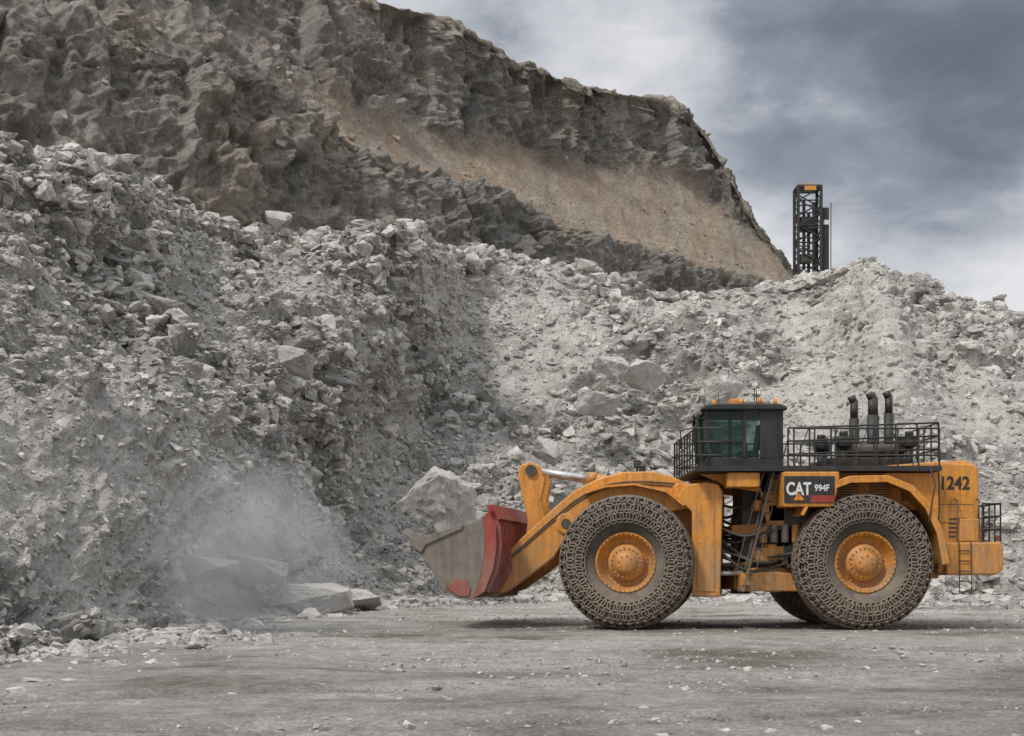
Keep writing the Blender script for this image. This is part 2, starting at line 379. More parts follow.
scatter('bench_debris',wallP[c2],np.clip(.12*(1-rng.random(len(c2)))**-.45,.1,.8),t[c2]*(.8+.5*rng.random(len(c2)))[:,None],M_deb,.5,.5)
n=36000; tcurve=np.array(T,float); ti=rng.uniform(1,17,n); i0=ti.astype(int); f=(ti-i0)[:,None]
tp=tcurve[i0]*(1-f)+tcurve[i0+1]*f
dirn=np.array([R[i][:2] for i in range(len(R))])-tcurve; dn=dirn[i0]/np.linalg.norm(dirn[i0],axis=1,keepdims=True)
outw=rng.exponential(2.2,n)-1.6
pp=tp-dn*outw[:,None]
pos=np.stack([pp[:,0],pp[:,1],np.full(n,.01)],1)
size=np.clip(.034*(1-rng.random(n))**-.6*np.exp(-np.maximum(outw,0)*.12),.02,np.clip(.011*pp[:,1],.1,.6))
n2=46000
p3=np.stack([rng.uniform(-14,28,n2),8+50*rng.random(n2)**1.3,np.full(n2,-.01)],1); s3=np.clip(.011*(1-rng.random(n2))**-.52,.009,.09)
pos=np.concatenate([pos,p3]); size=np.concatenate([size,s3])
tt=np.array([.48,.46,.43])*(.55+.65*rng.random(len(pos)))[:,None]
scatter('loose_stones',pos,size,tt,M_rock,.35)
def boulder(loc,dim,seed,rz=0,tilt=0,col=(.45,.433,.405),name='boulder'):
    r=random.Random(seed); bm=bmesh.new()
    for k in range(14):
        v=Vector([r.uniform(-1,1) for _ in range(3)]); mx=max(map(abs,v)); v=v/mx*r.uniform(.8,1)
        bm.verts.new((v.x*dim[0],v.y*dim[1],v.z*dim[2]))
    bmesh.ops.convex_hull(bm,input=bm.verts)
    bmesh.ops.delete(bm,geom=[v for v in bm.verts if not v.link_faces],context='VERTS')
    bmesh.ops.triangulate(bm,faces=bm.faces)
    bmesh.ops.subdivide_edges(bm,edges=bm.edges,cuts=9,use_grid_fill=True)
    bmesh.ops.triangulate(bm,faces=bm.faces); bm.verts.index_update()
    V=np.array([v.co[:] for v in bm.verts]); Fc=np.array([[v.index for v in f.verts] for f in bm.faces]); bm.free()
    Vs=V+seed*13.7; mn=min(dim)
    d=.05*mn*blocky(Vs,1.6/mn,seed,1)+.03*mn*blocky(Vs,4/mn,seed+5,1)+.04*mn*fbm(Vs,5/mn,seed,4)
    Nn=V/ (np.linalg.norm(V,axis=1,keepdims=True)+1e-6)
    V=V+Nn*d[:,None]
    o=np_mesh(name,V,Fc,M_rock,np.tile(col,(len(V),1))); o.location=loc; o.rotation_euler=(tilt,tilt*.6,rz)
boulder((-3.3,60,4.9),(2.0,1.5,1.6),3,.4,.25,(.42,.405,.378))
boulder((-7.0,46,.6),(1.6,.9,.5),5,.2,.1)
boulder((-5.6,49,.35),(.8,.7,.45),6,.9,.2)
boulder((-12.2,35.5,4.1),(1.1,.8,.35),8,.4,.45)
boulder((-11.1,37,3.3),(.9,.7,.38),9,1.2,.3)
boulder((-10.2,36,1.9),(.9,.6,.35),11,2.2,.35)
boulder((-9.2,39.5,1.7),(1.0,.7,.4),12,.1,-.3)
boulder((-8.3,43,1.6),(1.1,.8,.5),14,.8,.3)
boulder((-12.6,48,9.0),(1.0,.8,.6),15,.8,.2,(.33,.32,.30))
boulder((-13.8,52,11.9),(1.1,.8,.5),21,.3,.3,(.38,.365,.34))
boulder((-9.5,57,10.7),(1.0,.8,.5),22,1.3,.3,(.38,.365,.34))
boulder((5.2,80,11.6),(1.5,1.1,.8),16,.3,.2)
boulder((8.6,84,14.0),(1.9,1.2,.9),17,1.3,.3)
boulder((6.4,86,15.0),(1.3,1.0,.8),23,.3,.3)
boulder((13,82,12.5),(1.4,1.1,.8),18,2.3,.3)
boulder((2.0,74,8.2),(1.2,1.0,.7),19,1.3,.3)

# ---------------------------------------------------------------- part builders
def link(ob,parent,mat=None):
    scene.collection.objects.link(ob)
    if parent: ob.parent=parent
    if mat: ob.data.materials.append(mat)
    return ob
def bev(ob,w=.02,seg=2):
    m=ob.modifiers.new('bevel','BEVEL'); m.width=w; m.segments=seg; m.limit_method='ANGLE'; m.angle_limit=math.radians(35); return ob
def prism(par,name,pts,y0,y1,mat,b=.025):
    bm=bmesh.new(); A=[bm.verts.new((x,y0,z)) for x,z in pts]; B=[bm.verts.new((x,y1,z)) for x,z in pts]
    n=len(pts); bm.faces.new(A); bm.faces.new(B[::-1])
    for i in range(n): bm.faces.new((A[i],B[i],B[(i+1)%n],A[(i+1)%n]))
    bmesh.ops.recalc_face_normals(bm,faces=bm.faces); me=bpy.data.meshes.new(name); bm.to_mesh(me); bm.free()
    o=link(bpy.data.objects.new(name,me),par,mat)
    if b: bev(o,b)
    return o
def box(par,name,x0,x1,y0,y1,z0,z1,mat,b=.02):
    return prism(par,name,[(x0,z0),(x1,z0),(x1,z1),(x0,z1)],y0,y1,mat,b)
def cyl(par,name,p0,p1,r,mat,seg=20,r2=None,b=0):
    p0,p1=Vector(p0),Vector(p1); d=p1-p0; bm=bmesh.new()
    bmesh.ops.create_cone(bm,cap_ends=True,segments=seg,radius1=r,radius2=r if r2 is None else r2,depth=d.length)
    q=d.to_track_quat('Z','Y').to_matrix().to_4x4(); bmesh.ops.transform(bm,matrix=Matrix.Translation((p0+p1)/2)@q,verts=bm.verts)
    for f in bm.faces: f.smooth=len(f.verts)==4
    me=bpy.data.meshes.new(name); bm.to_mesh(me); bm.free(); o=link(bpy.data.objects.new(name,me),par,mat)
    if b: bev(o,b)
    return o
def tubes(par,name,paths,r,mat,smooth=False):
    cu=bpy.data.curves.new(name,'CURVE'); cu.dimensions='3D'; cu.bevel_depth=r; cu.bevel_resolution=2; cu.use_fill_caps=True
    for p in paths:
        if smooth:
            s=cu.splines.new('NURBS'); s.points.add(len(p)-1); s.use_endpoint_u=True; s.order_u=3
        else:
            s=cu.splines.new('POLY'); s.points.add(len(p)-1)
        for k,q in enumerate(p): s.points[k].co=(*q,1)
    cu.materials.append(mat); return link(bpy.data.objects.new(name,cu),par)
def railing(par,name,path,h=1.05,step=.75,mat=None,r=.025,mids=2):
    paths=[]
    for k in range(mids+1):
        hh=h*(k+1)/(mids+1); paths.append([(x,y,z+hh) for x,y,z in path])
    for a,b in zip(path[:-1],path[1:]):
        a,b=Vector(a),Vector(b); n=max(1,round((b-a).length/step))
        for i in range(n+1):
            p=a.lerp(b,i/n); paths.append([tuple(p),(p.x,p.y,p.z+h)])
    return tubes(par,name,paths,r,mat or BLK)
def revolve(name,prof,mat,seg=72,par=None,smooth=True):
    pr=np.array(prof); a=np.linspace(0,2*np.pi,seg,endpoint=False); k=len(pr)
    V=np.stack([pr[None,:,0]*np.cos(a)[:,None],np.tile(pr[None,:,1],(seg,1)),pr[None,:,0]*np.sin(a)[:,None]],-1).reshape(-1,3)
    F=[]
    for i in range(seg):
        for j in range(k-1):
            F.append((i*k+j,i*k+j+1,((i+1)%seg)*k+j+1,((i+1)%seg)*k+j))
    o=np_mesh(name,V,np.array(F),mat,smooth=smooth)
    if par: o.parent=par
    return o

# ---------------------------------------------------------------- wheel
LD=bpy.data.objects.new('wheel_loader',None); scene.collection.objects.link(LD); LD.location=(6.6,37.7,0.03)
FR=bpy.data.objects.new('front_frame_joint',None); scene.collection.objects.link(FR); FR.parent=LD
FR.location=(-3.053,.538,0); FR.rotation_euler=(0,0,math.radians(-10))
tp_=[(.80,-.40),(.86,-.47),(.98,-.55),(1.15,-.61),(1.35,-.63),(1.52,-.60),(1.64,-.53),(1.71,-.42),(1.745,-.22),(1.75,0),(1.745,.22),(1.71,.42),(1.64,.53),(1.52,.60),(1.35,.63),(1.15,.61),(.98,.55),(.80,.40)]
tyre=revolve('tyre',tp_,RUB)
rim=revolve('rim',[(.82,-.40),(.80,-.45),(.77,-.45),(.74,-.38),(.70,-.30),(.66,-.18),(.60,-.12),(.50,-.12),(.48,-.30),(.46,-.36),(.30,-.39),(.28,-.48),(.25,-.52),(.001,-.53)],Y_,60)
rimb=revolve('rim_back',[(.80,.40),(.70,.3),(.5,.1),(.001,.1)],DRK,40)
bV=[];bF=[]
def addbox(c,ax,ay,az,s):
    o=len(bV)
    for dx in (-1,1):
        for dy in (-1,1):
            for dz in (-1,1): bV.append(c+ax*dx*s[0]+ay*dy*s[1]+az*dz*s[2])
    for f in ((0,1,3,2),(4,6,7,5),(0,4,5,1),(2,3,7,6),(0,2,6,4),(1,5,7,3)): bF.append([o+i for i in f])
for ring,nb,yy in ((.55,30,-.14),(.385,20,-.385),(.76,36,-.45),(.19,8,-.53)):
    for i in range(nb):
        a=2*math.pi*i/nb; er=np.array([math.cos(a),0,math.sin(a)]); et=np.array([-math.sin(a),0,math.cos(a)])
        addbox(er*ring+np.array([0,yy,0]),er,et,np.array([0,1.,0]),(.02,.02,.025))
bolts=np_mesh('wheel_bolts',np.array(bV),np.array(bF),Y_)
def torus(a,b,r,n=10,k=5):
    V=[];F=[]
    for i in range(n):
        t=2*math.pi*i/n
        for j in range(k):
            p=2*math.pi*j/k; V.append(((a+r*math.cos(p))*math.cos(t),(b+r*math.cos(p))*math.sin(t),r*math.sin(p)))
            F.append((i*k+j,((i+1)%n)*k+j,((i+1)%n)*k+(j+1)%k,i*k+(j+1)%k))
    return np.array(V),np.array(F)
pr=np.array(tp_[2:16]); seg=np.linalg.norm(np.diff(pr,axis=0),axis=1); L=np.concatenate([[0],np.cumsum(seg)])
rows=19; ss=np.linspace(.15,L[-1]-.15,rows); V=[];F=[];o=0
nar=46
for ri,s in enumerate(ss):
    r=np.interp(s,L,pr[:,0]); y=np.interp(s,L,pr[:,1]); r2=np.interp(s+.03,L,pr[:,0]); y2=np.interp(s+.03,L,pr[:,1])
    ds=np.array([r2-r,y2-y]); ds/=np.linalg.norm(ds); nrm=np.array([-ds[1],ds[0]])
    if nrm@np.array([r-1.2,y])<0: nrm=-nrm
    sp=2*math.pi*r/nar
    tv,tf=torus(sp*.50,.048,.026) if ri%2==0 else torus(.042,.105,.030)
    for i in range(nar):
        a=2*math.pi*(i+(.5 if (ri//2)%2 else 0)+(.5 if ri%2 else 0))/nar+random.uniform(-.02,.02); er=np.array([math.cos(a),0,math.sin(a)]); et=np.array([-math.sin(a),0,math.cos(a)]); ey=np.array([0,1.,0])
        c=er*(r+nrm[0]*.04)+ey*(y+nrm[1]*.04); S=er*ds[0]+ey*ds[1]; Nw=er*nrm[0]+ey*nrm[1]
        w1=random.uniform(-.4,.4); et2=et*math.cos(w1)+S*math.sin(w1); S2=S*math.cos(w1)-et*math.sin(w1)
        V.append(c+tv[:,0:1]*et2+tv[:,1:2]*S2+tv[:,2:3]*Nw); F.append(tf+o); o+=len(tv)
chain=np_mesh('tyre_chain',np.concatenate(V),np.concatenate(F),CHN,smooth=True)
def place_wheel(par,nm,x,side,ang,first=False):
    e=bpy.data.objects.new(nm,None); scene.collection.objects.link(e); e.parent=par
    e.location=(x,-2.08*side,1.80); e.rotation_euler=(0,ang,0 if side>0 else math.pi); e.scale=(1.03,1.0,1.03)
    for s in (tyre,rim,rimb,bolts,chain):
        o=s if first else s.copy()
        if not first: scene.collection.objects.link(o)
        o.parent=e
place_wheel(FR,'front_wheel_near',0,1,.2,True)
place_wheel(FR,'front_wheel_far',0,-1,.5)
place_wheel(LD,'rear_wheel_near',2.93,1,.9)
place_wheel(LD,'rear_wheel_far',2.93,-1,1.4)

# ---------------------------------------------------------------- front frame, boom, bucket (local x = rearwards)
f=FR
cyl(f,'front_axle',(0,-1.9,1.8),(0,1.9,1.8),.42,Y_,24)
cyl(f,'front_differential',(-.1,-.6,1.8),(-.1,.6,1.8),.75,Y_,24,b=.05)
prism(f,'front_frame',[(-1.1,1.1),(2.5,.95),(2.6,3.3),(1.6,3.9),(.2,3.5),(-1.1,2.5)],-1.0,1.0,Y_)
for s in (-1,1):
    prism(f,'hitch_wing',[(1.78,.85),(2.55,.85),(2.62,3.75),(2.5,3.95),(2.2,4.02),(1.6,3.95),(1.35,3.6),(1.78,3.2)],s*1.95,s*1.003,Y_,.04)
    prism(f,'wing_inner_rib',[(1.93,1.0),(2.4,1.0),(2.4,3.5),(1.93,3.5)],s*1.98,s*1.955,Y_,.01)
    for zz in (1.15,1.75,2.35,2.95,3.4):
        for xx in (1.99,2.34): cyl(f,'wing_bolt',(xx,s*2.0,zz),(xx,s*1.98,zz),.02,Y_,8)
    bo=[(-4.25,1.45),(-3.7,1.85),(-3.1,2.45),(-2.55,2.95),(-2.0,3.45),(-1.5,3.85),(-.9,4.15),(-.2,4.34),(.6,4.36),(1.2,4.22),(1.75,3.95),(1.9,3.6),(1.7,3.3),(1.0,3.2),(.3,3.35),(-.6,3.35),(-1.3,3.0),(-1.75,2.5),(-2.1,1.95),(-2.7,1.5),(-3.4,1.0),(-3.95,.8),(-4.3,.95)]
    prism(f,'boom_arm',bo,s*1.62,s*1.25,Y_,.04)
    cyl(f,'boom_pin',(-4.0,s*1.70,1.15),(-4.0,s*1.1,1.15),.24,DRK,24,b=.02)
    cyl(f,'boom_pivot',(1.45,s*1.72,3.75),(1.45,s*1.1,3.75),.26,Y_,24,b=.03)
    cyl(f,'boom_mid_boss',(-1.75,s*1.70,2.9),(-1.75,s*1.2,2.9),.3,Y_,24,b=.03)
    cyl(f,'boom_mid_pin',(-1.75,s*1.73,2.9),(-1.75,s*1.2,2.9),.14,DRK,24,b=.01)
    cyl(f,'lift_cylinder_barrel',(.9,s*1.05,1.6),(-.6,s*1.05,2.3),.2,Y_,20)
    cyl(f,'lift_cylinder_rod',(-.6,s*1.05,2.3),(-1.75,s*1.05,2.85),.1,CHR,16)
    tl=[(-3.25,4.62),(-2.95,4.75),(-2.65,4.6),(-2.5,4.2),(-2.62,3.6),(-2.5,3.1),(-2.35,2.7),(-2.6,2.2),(-3.1,1.7),(-3.4,1.6),(-3.5,1.9),(-3.1,2.4),(-3.0,3.0),(-3.15,3.7),(-3.3,4.3)]
    prism(f,'tilt_lever',tl,s*.75,s*.45,Y_,.04)
    cyl(f,'tilt_pin',(-2.9,s*.85,4.48),(-2.9,s*.35,4.48),.16,DRK,20)
    cyl(f,'tilt_rod',(-2.85,s*.6,4.5),(-1.1,s*.6,4.20),.095,CHR,18)
    cyl(f,'tilt_barrel',(-1.1,s*.6,4.20),(1.5,s*.6,3.7),.19,Y_,22,b=.02)
    cyl(f,'tilt_gland',(-1.25,s*.6,4.23),(-1.02,s*.6,4.19),.21,Y_,22)
    prism(f,'tilt_link',[(-3.3,1.6),(-3.25,2.0),(-3.9,2.1),(-3.95,1.75)],s*.95,s*.78,Y_,.03)
    prism(f,'front_fender',[(-1.2,3.77),(-.6,3.95),(.2,4.0),(1.1,3.8),(1.6,3.4),(1.55,3.35),(1.07,3.74),(.2,3.94),(-.6,3.89),(-1.2,3.71)],s*1.98,s*1.625,Y_,.01)
    box(f,'work_light',.1,.3,s*1.0-.1,s*1.0+.1,4.5,4.72,BLK)
    tubes(f,'light_stalk',[[(.2,s*1.0,4.2),(.2,s*1.0,4.5)]],.03,BLK)
cyl(f,'boom_cross_tube',(-2.2,-1.3,2.75),(-2.2,1.3,2.75),.33,Y_,24)
tubes(f,'boom_grease_lines',[[(-3.6,-1.64,1.75),(-2.2,-1.64,3.0),(-1.2,-1.64,3.8),(0,-1.64,4.15),(1.3,-1.64,4.0)],[(-3.6,-1.64,1.69),(-2.2,-1.64,2.92),(-1.2,-1.64,3.72),(0,-1.64,4.07),(1.3,-1.64,3.92)]],.018,DRK,True)
outer=[(-5.75,2.20),(-4.95,1.08),(-4.6,.84),(-4.2,.80),(-3.85,1.05),(-3.62,1.6),(-3.52,2.2),(-3.55,2.75),(-3.72,3.18)]
def offs(pts,t):
    r=[]
    for i,p in enumerate(pts):
        a=Vector(pts[max(0,i-1)]);b=Vector(pts[min(len(pts)-1,i+1)]); d=(b-a).normalized(); r.append((p[0]-d.y*t,p[1]+d.x*t))
    return r
inner=offs(outer,.09)
prism(f,'bucket_floor_shell',outer[:5]+inner[:5][::-1],-3.05,3.05,WST,0)
prism(f,'bucket_back_shell',outer[4:]+inner[4:][::-1],-3.05,3.05,RED,0)
for s in (-1,1):
    side=[(-5.75,2.23),(-4.95,1.02),(-4.6,.80),(-4.2,.76),(-3.98,1.2),(-3.84,1.9),(-3.80,2.5),(-3.87,3.02),(-4.4,2.8),(-5.0,2.62),(-5.5,2.42)]
    prism(f,'bucket_side_plate',side,s*3.13,s*3.055,WST,.01)
    prism(f,'bucket_side_back',[(-4.2,.76),(-3.82,1.0),(-3.58,1.6),(-3.48,2.2),(-3.50,2.78),(-3.7,3.2),(-3.87,3.025),(-3.795,2.5),(-3.835,1.9),(-3.975,1.2)],s*3.13,s*3.055,RED,.01)
    prism(f,'bucket_side_cutter',[(-5.85,2.25),(-5.55,2.5),(-4.4,2.87),(-4.45,2.72),(-5.45,2.3),(-5.6,2.07)],s*3.19,s*3.135,WST,.01)
    prism(f,'bucket_side_wear_plate',[(-4.9,1.12),(-4.55,.88),(-4.25,.86),(-4.2,1.1),(-4.3,1.3),(-4.6,1.35)],s*3.17,s*3.135,RED,.01)
ribo=offs(outer,-.16)
for i in range(16):
    y=-2.95+i*.393
    prism(f,'bucket_back_rib',outer[4:]+ribo[4:][::-1],y-.05,y+.05,RED,.008)
prism(f,'bucket_spill_guard',[(-3.72,3.18),(-3.55,2.95),(-3.38,3.0),(-3.58,3.40),(-3.8,3.38)],-3.0,3.0,RED,.01)
prism(f,'cutting_edge',[(-5.95,2.37),(-5.65,2.0),(-5.55,2.07),(-5.8,2.31)],-3.1,3.1,WST,.01)
for i in range(9):
    y=-2.9+i*.725
    prism(f,'bucket_tooth',[(-6.2,2.68),(-5.8,2.15),(-5.55,1.95),(-5.48,2.09),(-5.75,2.43)],y-.11,y+.11,WST,.02)
for s in (-.6,.6,1.43,-1.43):
    for e in (-.28,.2):
        prism(f,'bucket_bracket',[(-4.3,.85),(-3.8,.95),(-3.55,1.7),(-3.6,2.3),(-3.35,2.2),(-3.3,1.6),(-3.75,.78)],s+e,s+e+.08,RED,.01)

# ---------------------------------------------------------------- rear frame
r_=LD
prism(r_,'rear_frame',[(-.35,1.05),(.9,.95),(1.3,1.25),(5.4,1.35),(5.4,2.4),(1.0,2.5),(.4,1.9),(-.35,1.75)],-1.0,1.0,Y_)
prism(r_,'upper_hitch_plate',[(-.4,2.6),(1.2,2.6),(1.2,2.95),(-.4,2.85)],-.9,.9,Y_)
cyl(r_,'hitch_pin',(0,0,.9),(0,0,3.1),.28,DRK,24)
cyl(r_,'rear_axle',(2.93,-1.9,1.8),(2.93,1.9,1.8),.42,Y_,24)
cyl(r_,'rear_differential',(2.8,-.6,1.8),(2.8,.6,1.8),.75,Y_,24,b=.05)
box(r_,'engine_block',1.4,5.2,-1.15,1.15,2.35,3.45,DRK)
box(r_,'transmission',-.1,1.4,-.8,.8,2.0,4.2,DRK,.05)
box(r_,'hydraulic_tank',.9,1.9,-1.5,-.9,1.7,3.3,DRK,.06)
prism(r_,'hood',[(2.15,3.25),(6.15,3.25),(6.2,4.5),(6.0,4.63),(5.2,4.6),(2.15,4.36)],-1.55,1.55,Y_,.05)
for k,(x0,x1) in enumerate(((2.25,3.1),(3.16,4.0),(4.06,4.95))):
    box(r_,'hood_door',x0,x1,-1.575,-1.553,3.32,4.2,Y_,.008)
    for j in range(7):
        box(r_,'hood_louvre',x0+.12,x1-.12,-1.60,-1.577,3.95-j*.07,3.975-j*.07,BLK,0)
    tubes(r_,'door_handle',[[(x1-.1,-1.575,3.42),(x1-.1,-1.62,3.42),(x1-.1,-1.62,3.52),(x1-.1,-1.575,3.52)]],.01,BLK)
prism(r_,'radiator_guard',[(5.15,1.5),(6.12,1.5),(6.2,2.2),(6.28,3.3),(6.27,4.42),(6.1,4.52),(5.15,4.56)],-1.72,1.72,Y_,.06)
box(r_,'radiator_grille',6.29,6.33,-1.3,1.3,2.6,4.3,BLK)
for j in range(11): box(r_,'grille_bar',6.33,6.36,-1.3,1.3,2.68+j*.14,2.71+j*.14,Y_,0)
prism(r_,'counterweight',[(5.3,1.45),(6.7,1.45),(6.88,1.62),(6.88,2.2),(6.8,2.36),(5.3,2.36)],-1.95,1.95,Y_,.06)
prism(r_,'counterweight_side_block',[(5.6,2.37),(6.3,2.37),(6.25,3.0),(5.7,3.0)],-1.9,-1.73,Y_,.03)
for s in (-1,1):
    arch=[(1.25,3.05),(1.45,3.45),(1.9,3.82),(2.5,4.04),(3.5,4.06),(4.15,3.79),(4.6,3.29),(4.92,2.6),(5.07,1.75)]
    up=offs(arch,.09)
    prism(r_,'rear_fender',arch+up[::-1],s*2.62,s*1.56,Y_,.015)
    prism(r_,'fender_lip',arch[2:]+offs(arch,-.10)[2:][::-1],s*2.64,s*2.58,Y_,.01)
    prism(r_,'fender_web',arch+[(5.12,3.2),(5.12,4.3),(2.1,4.25),(1.3,4.1)],s*1.62,s*1.605,Y_,.005)
    prism(r_,'fender_gusset',[(3.6,4.12),(4.3,3.9),(4.87,3.15),(5.13,2.95),(5.13,4.25),(3.6,4.25)],s*1.95,s*1.9,Y_,.01)
    prism(r_,'side_console',[(.70,3.3),(2.05,3.3),(2.2,4.05),(2.2,4.24),(.70,4.24)],s*2.63,s*1.63,Y_,.03)
    box(r_,'walkway',-1.65,5.05,s*2.32,s*1.56,4.28,4.34,BLK,.01)
    box(r_,'walkway_kick_plate',-1.65,5.05,s*2.345,s*2.325,4.28,4.42,BLK,0)
box(r_,'cab_deck',-1.65,2.14,-1.555,1.555,4.27,4.335,BLK,.01)
box(r_,'badge_panel',.71,2.07,-2.66,-2.635,3.39,4.12,BLK,.01)
box(r_,'badge_red_stripe',1.42,2.05,-2.668,-2.662,3.41,3.60,RED,0)
def text(par,name,s,loc,size,mat,bold=0,sx=1):
    c=bpy.data.curves.new(name,'FONT'); c.body=s; c.size=size; c.extrude=.004; c.offset=bold; c.materials.append(mat)
    o=link(bpy.data.objects.new(name,c),par); o.location=loc; o.rotation_euler=(math.pi/2,0,0); o.scale=(sx,1,1); return o
text(r_,'badge_letters','CAT',(.76,-2.667,3.62),.47,WHT,.014,.72)
prism(r_,'badge_triangle',[(.95,3.47),(1.25,3.47),(1.10,3.67)],-2.675,-2.668,AMB,0)
text(r_,'badge_numbers','994F',(1.52,-2.667,3.72),.24,WHT,.006,.85)
text(r_,'fleet_number','1242',(5.17,-1.728,3.82),.50,BLK,.014,.85)
for z in (2.2,2.9,3.4): tubes(r_,'guard_seam',[[(5.2,-1.722,z),(6.1,-1.722,z)]],.008,DRK)
for k in range(5): box(r_,'guard_vent',5.45,5.95,-1.735,-1.722,2.5+k*.12,2.54+k*.12,BLK,0)
prism(r_,'cab_base',[(-1.2,4.34),(.92,4.34),(.92,4.72),(-1.12,4.72)],-1.45,.95,BLK,.02)
prism(r_,'cab_roof',[(-1.38,6.02),(-1.28,6.16),(-.9,6.2),(.8,6.2),(1.02,6.12),(1.02,6.02)],-1.62,1.12,BLK,.04)
cp=[(-1.12,-1.42),(-.15,-1.42),(.88,-1.42),(.88,.92),(-.15,.92),(-1.12,.92),(-1.12,-.25)]
for x,y in cp:
    prism(r_,'cab_pillar',[(x-.05,4.7),(x+.05,4.7),(x+.05-(.1 if x<-1 else 0),6.03),(x-.05-(.1 if x<-1 else 0),6.03)],y-.05,y+.05,BLK,.01)
box(r_,'cab_rear_panel',.28,.86,-1.46,-1.40,4.7,6.03,BLK,.01)
box(r_,'cab_rear_wall',.90,.94,-1.4,.9,4.7,5.3,BLK,.01)
for y in (-1.42,.92):
    prism(r_,'cab_side_glass',[(-1.08,4.74),(.26,4.74),(.26,5.98),(-1.16,5.98)],y-.008,y+.008,GLS,0)
prism(r_,'cab_windshield',[(-1.10,4.74),(-1.085,4.74),(-1.185,5.98),(-1.20,5.98)],-1.36,.86,GLS,0)
box(r_,'cab_rear_glass',.87,.885,-1.36,.86,5.32,5.98,GLS,0)
box(r_,'cab_door_rail',-1.02,-.2,-1.47,-1.44,5.15,5.2,BLK,.005)
box(r_,'operator_seat',-.1,.45,-.5,.1,4.75,5.0,DRK,.06); prism(r_,'seat_back',[(.35,5.0),(.5,5.0),(.62,5.75),(.45,5.75)],-.48,.08,DRK,.05)
prism(r_,'steering_console',[(-.9,4.72),(-.6,4.72),(-.55,5.2),(-.75,5.25)],-.4,0,DRK,.03)
for bx,by in ((-.2,-1.2),(.75,-1.2),(-.9,-.9),(.3,-1.4)):
    cyl(r_,'beacon',(bx,by,6.2),(bx,by,6.38),.07,AMB,16,.055)
box(r_,'air_conditioner',.0,.75,-.7,.4,6.2,6.38,WST,.05)
box(r_,'roof_yellow_unit',-.45,-.05,-.9,-.4,6.2,6.42,Y_,.04)
for y in (-1.3,-.8,.3,.8):
    box(r_,'cab_roof_light',-1.45,-1.3,y-.1,y+.1,5.9,6.04,WST,.03)
tubes(r_,'antenna',[[(.5,.6,6.2),(.52,.6,6.9)],[(-.6,.2,6.2),(-.6,.2,6.7)],[(.2,-1.4,6.2),(.2,-1.4,6.6)]],.014,BLK)
tubes(r_,'cab_mirror_arms',[[(-1.2,-1.5,5.8),(-1.55,-1.9,5.75),(-1.55,-1.9,5.2)],[(-1.2,1.0,5.8),(-1.55,1.4,5.75),(-1.55,1.4,5.2)]],.02,BLK)
box(r_,'cab_mirror',-1.62,-1.55,-2.0,-1.75,5.15,5.55,BLK,.02)
railing(r_,'front_deck_railing',[(-.9,-2.28,4.34),(-1.62,-2.28,4.34),(-1.62,2.28,4.34),(5.0,2.28,4.34)],1.1,.55)
railing(r_,'near_deck_railing',[(1.05,-2.28,4.34),(5.0,-2.28,4.34)],1.1,.55)
railing(r_,'hood_top_railing',[(1.1,-1.3,4.45),(5.3,-1.3,4.6),(5.3,1.3,4.6)],1.1,.6)
tubes(r_,'rail_diagonals',[[(1.05+i*.8,-2.28,4.36),(1.45+i*.8,-2.28,5.44)] for i in range(5)],.014,BLK)
for x,y,t_ in ((3.15,-.5,6.4),(3.66,-.5,6.5),(4.0,.5,6.6),(4.4,.4,6.65)):
    cyl(r_,'exhaust_stack',(x,y,4.4),(x,y,t_-.5),.14,BLK,20); cyl(r_,'exhaust_tip',(x,y,t_-.55),(x,y,t_),.11,BLK,20); cyl(r_,'exhaust_elbow',(x,y,t_-.05),(x-.09,y,t_+.14),.11,BLK,20)
for x,y in ((2.75,-.9),(4.6,-.9),(2.6,.9),(4.9,.9),(2.35,.1)):
    cyl(r_,'intake_pipe',(x,y,4.4),(x,y,5.05),.11,BLK,16); cyl(r_,'precleaner',(x,y,5.05),(x,y,5.35),.22,BLK,20,b=.04); cyl(r_,'precleaner_cap',(x,y,5.35),(x,y,5.5),.12,BLK,20,b=.03)
box(r_,'exhaust_base',2.3,4.6,-1.1,1.1,4.4,4.75,BLK,.04)
cyl(r_,'muffler',(2.6,-.75,4.95),(4.3,-.75,4.95),.2,DRK,20,b=.03)
for y in (-2.2,-1.65):
    prism(r_,'stair_stringer',[(-.35,1.0),(-.29,1.0),(.55,4.27),(.49,4.27)],y-.02,y+.02,DRK,.005)
for i in range(10):
    x=-.25+.084*i; z=1.15+.33*i; box(r_,'stair_tread',x-.02,x+.2,-2.17,-1.68,z,z+.035,BLK,0)
tubes(r_,'stair_handrail',[[(-.5,-2.22,1.6),(-.1,-2.25,3.1),(.35,-2.25,4.6),(.45,-2.25,5.4)],[(.05,-2.22,1.6),(.45,-2.25,3.2),(.66,-2.25,4.2),(.95,-2.25,5.4)]],.018,BLK)
hs=[];rr=random.Random(4)
for i in range(26):
    y=rr.uniform(-1.7,1.2); z=rr.uniform(1.7,3.7); x0=rr.uniform(-1.3,-.6); x1=rr.uniform(.6,1.6); dz=rr.uniform(-.5,.3)
    hs.append([(x0,y,z),(x0*.4,y+rr.uniform(-.3,.3),z-rr.uniform(.1,.5)),(x1*.4,y+rr.uniform(-.3,.3),z+dz-.2),(x1,y,z+dz)])
tubes(r_,'hydraulic_hoses',hs,.04,BLK,True)
for i in range(9):
    x=rr.uniform(.2,1.6);z=rr.uniform(1.8,3.6);s=rr.uniform(.12,.26); box(r_,'valve_block',x-s,x+s,-1.5,-.8,z-s,z+s,rr.choice([DRK,DRK,Y_,BLK]),.03)
for i in range(5): cyl(r_,'filter_canister',(.35+i*.3,-1.6,2.35),(.35+i*.3,-1.6,2.85),.11,rr.choice([DRK,Y_,WST]),16,b=.02)
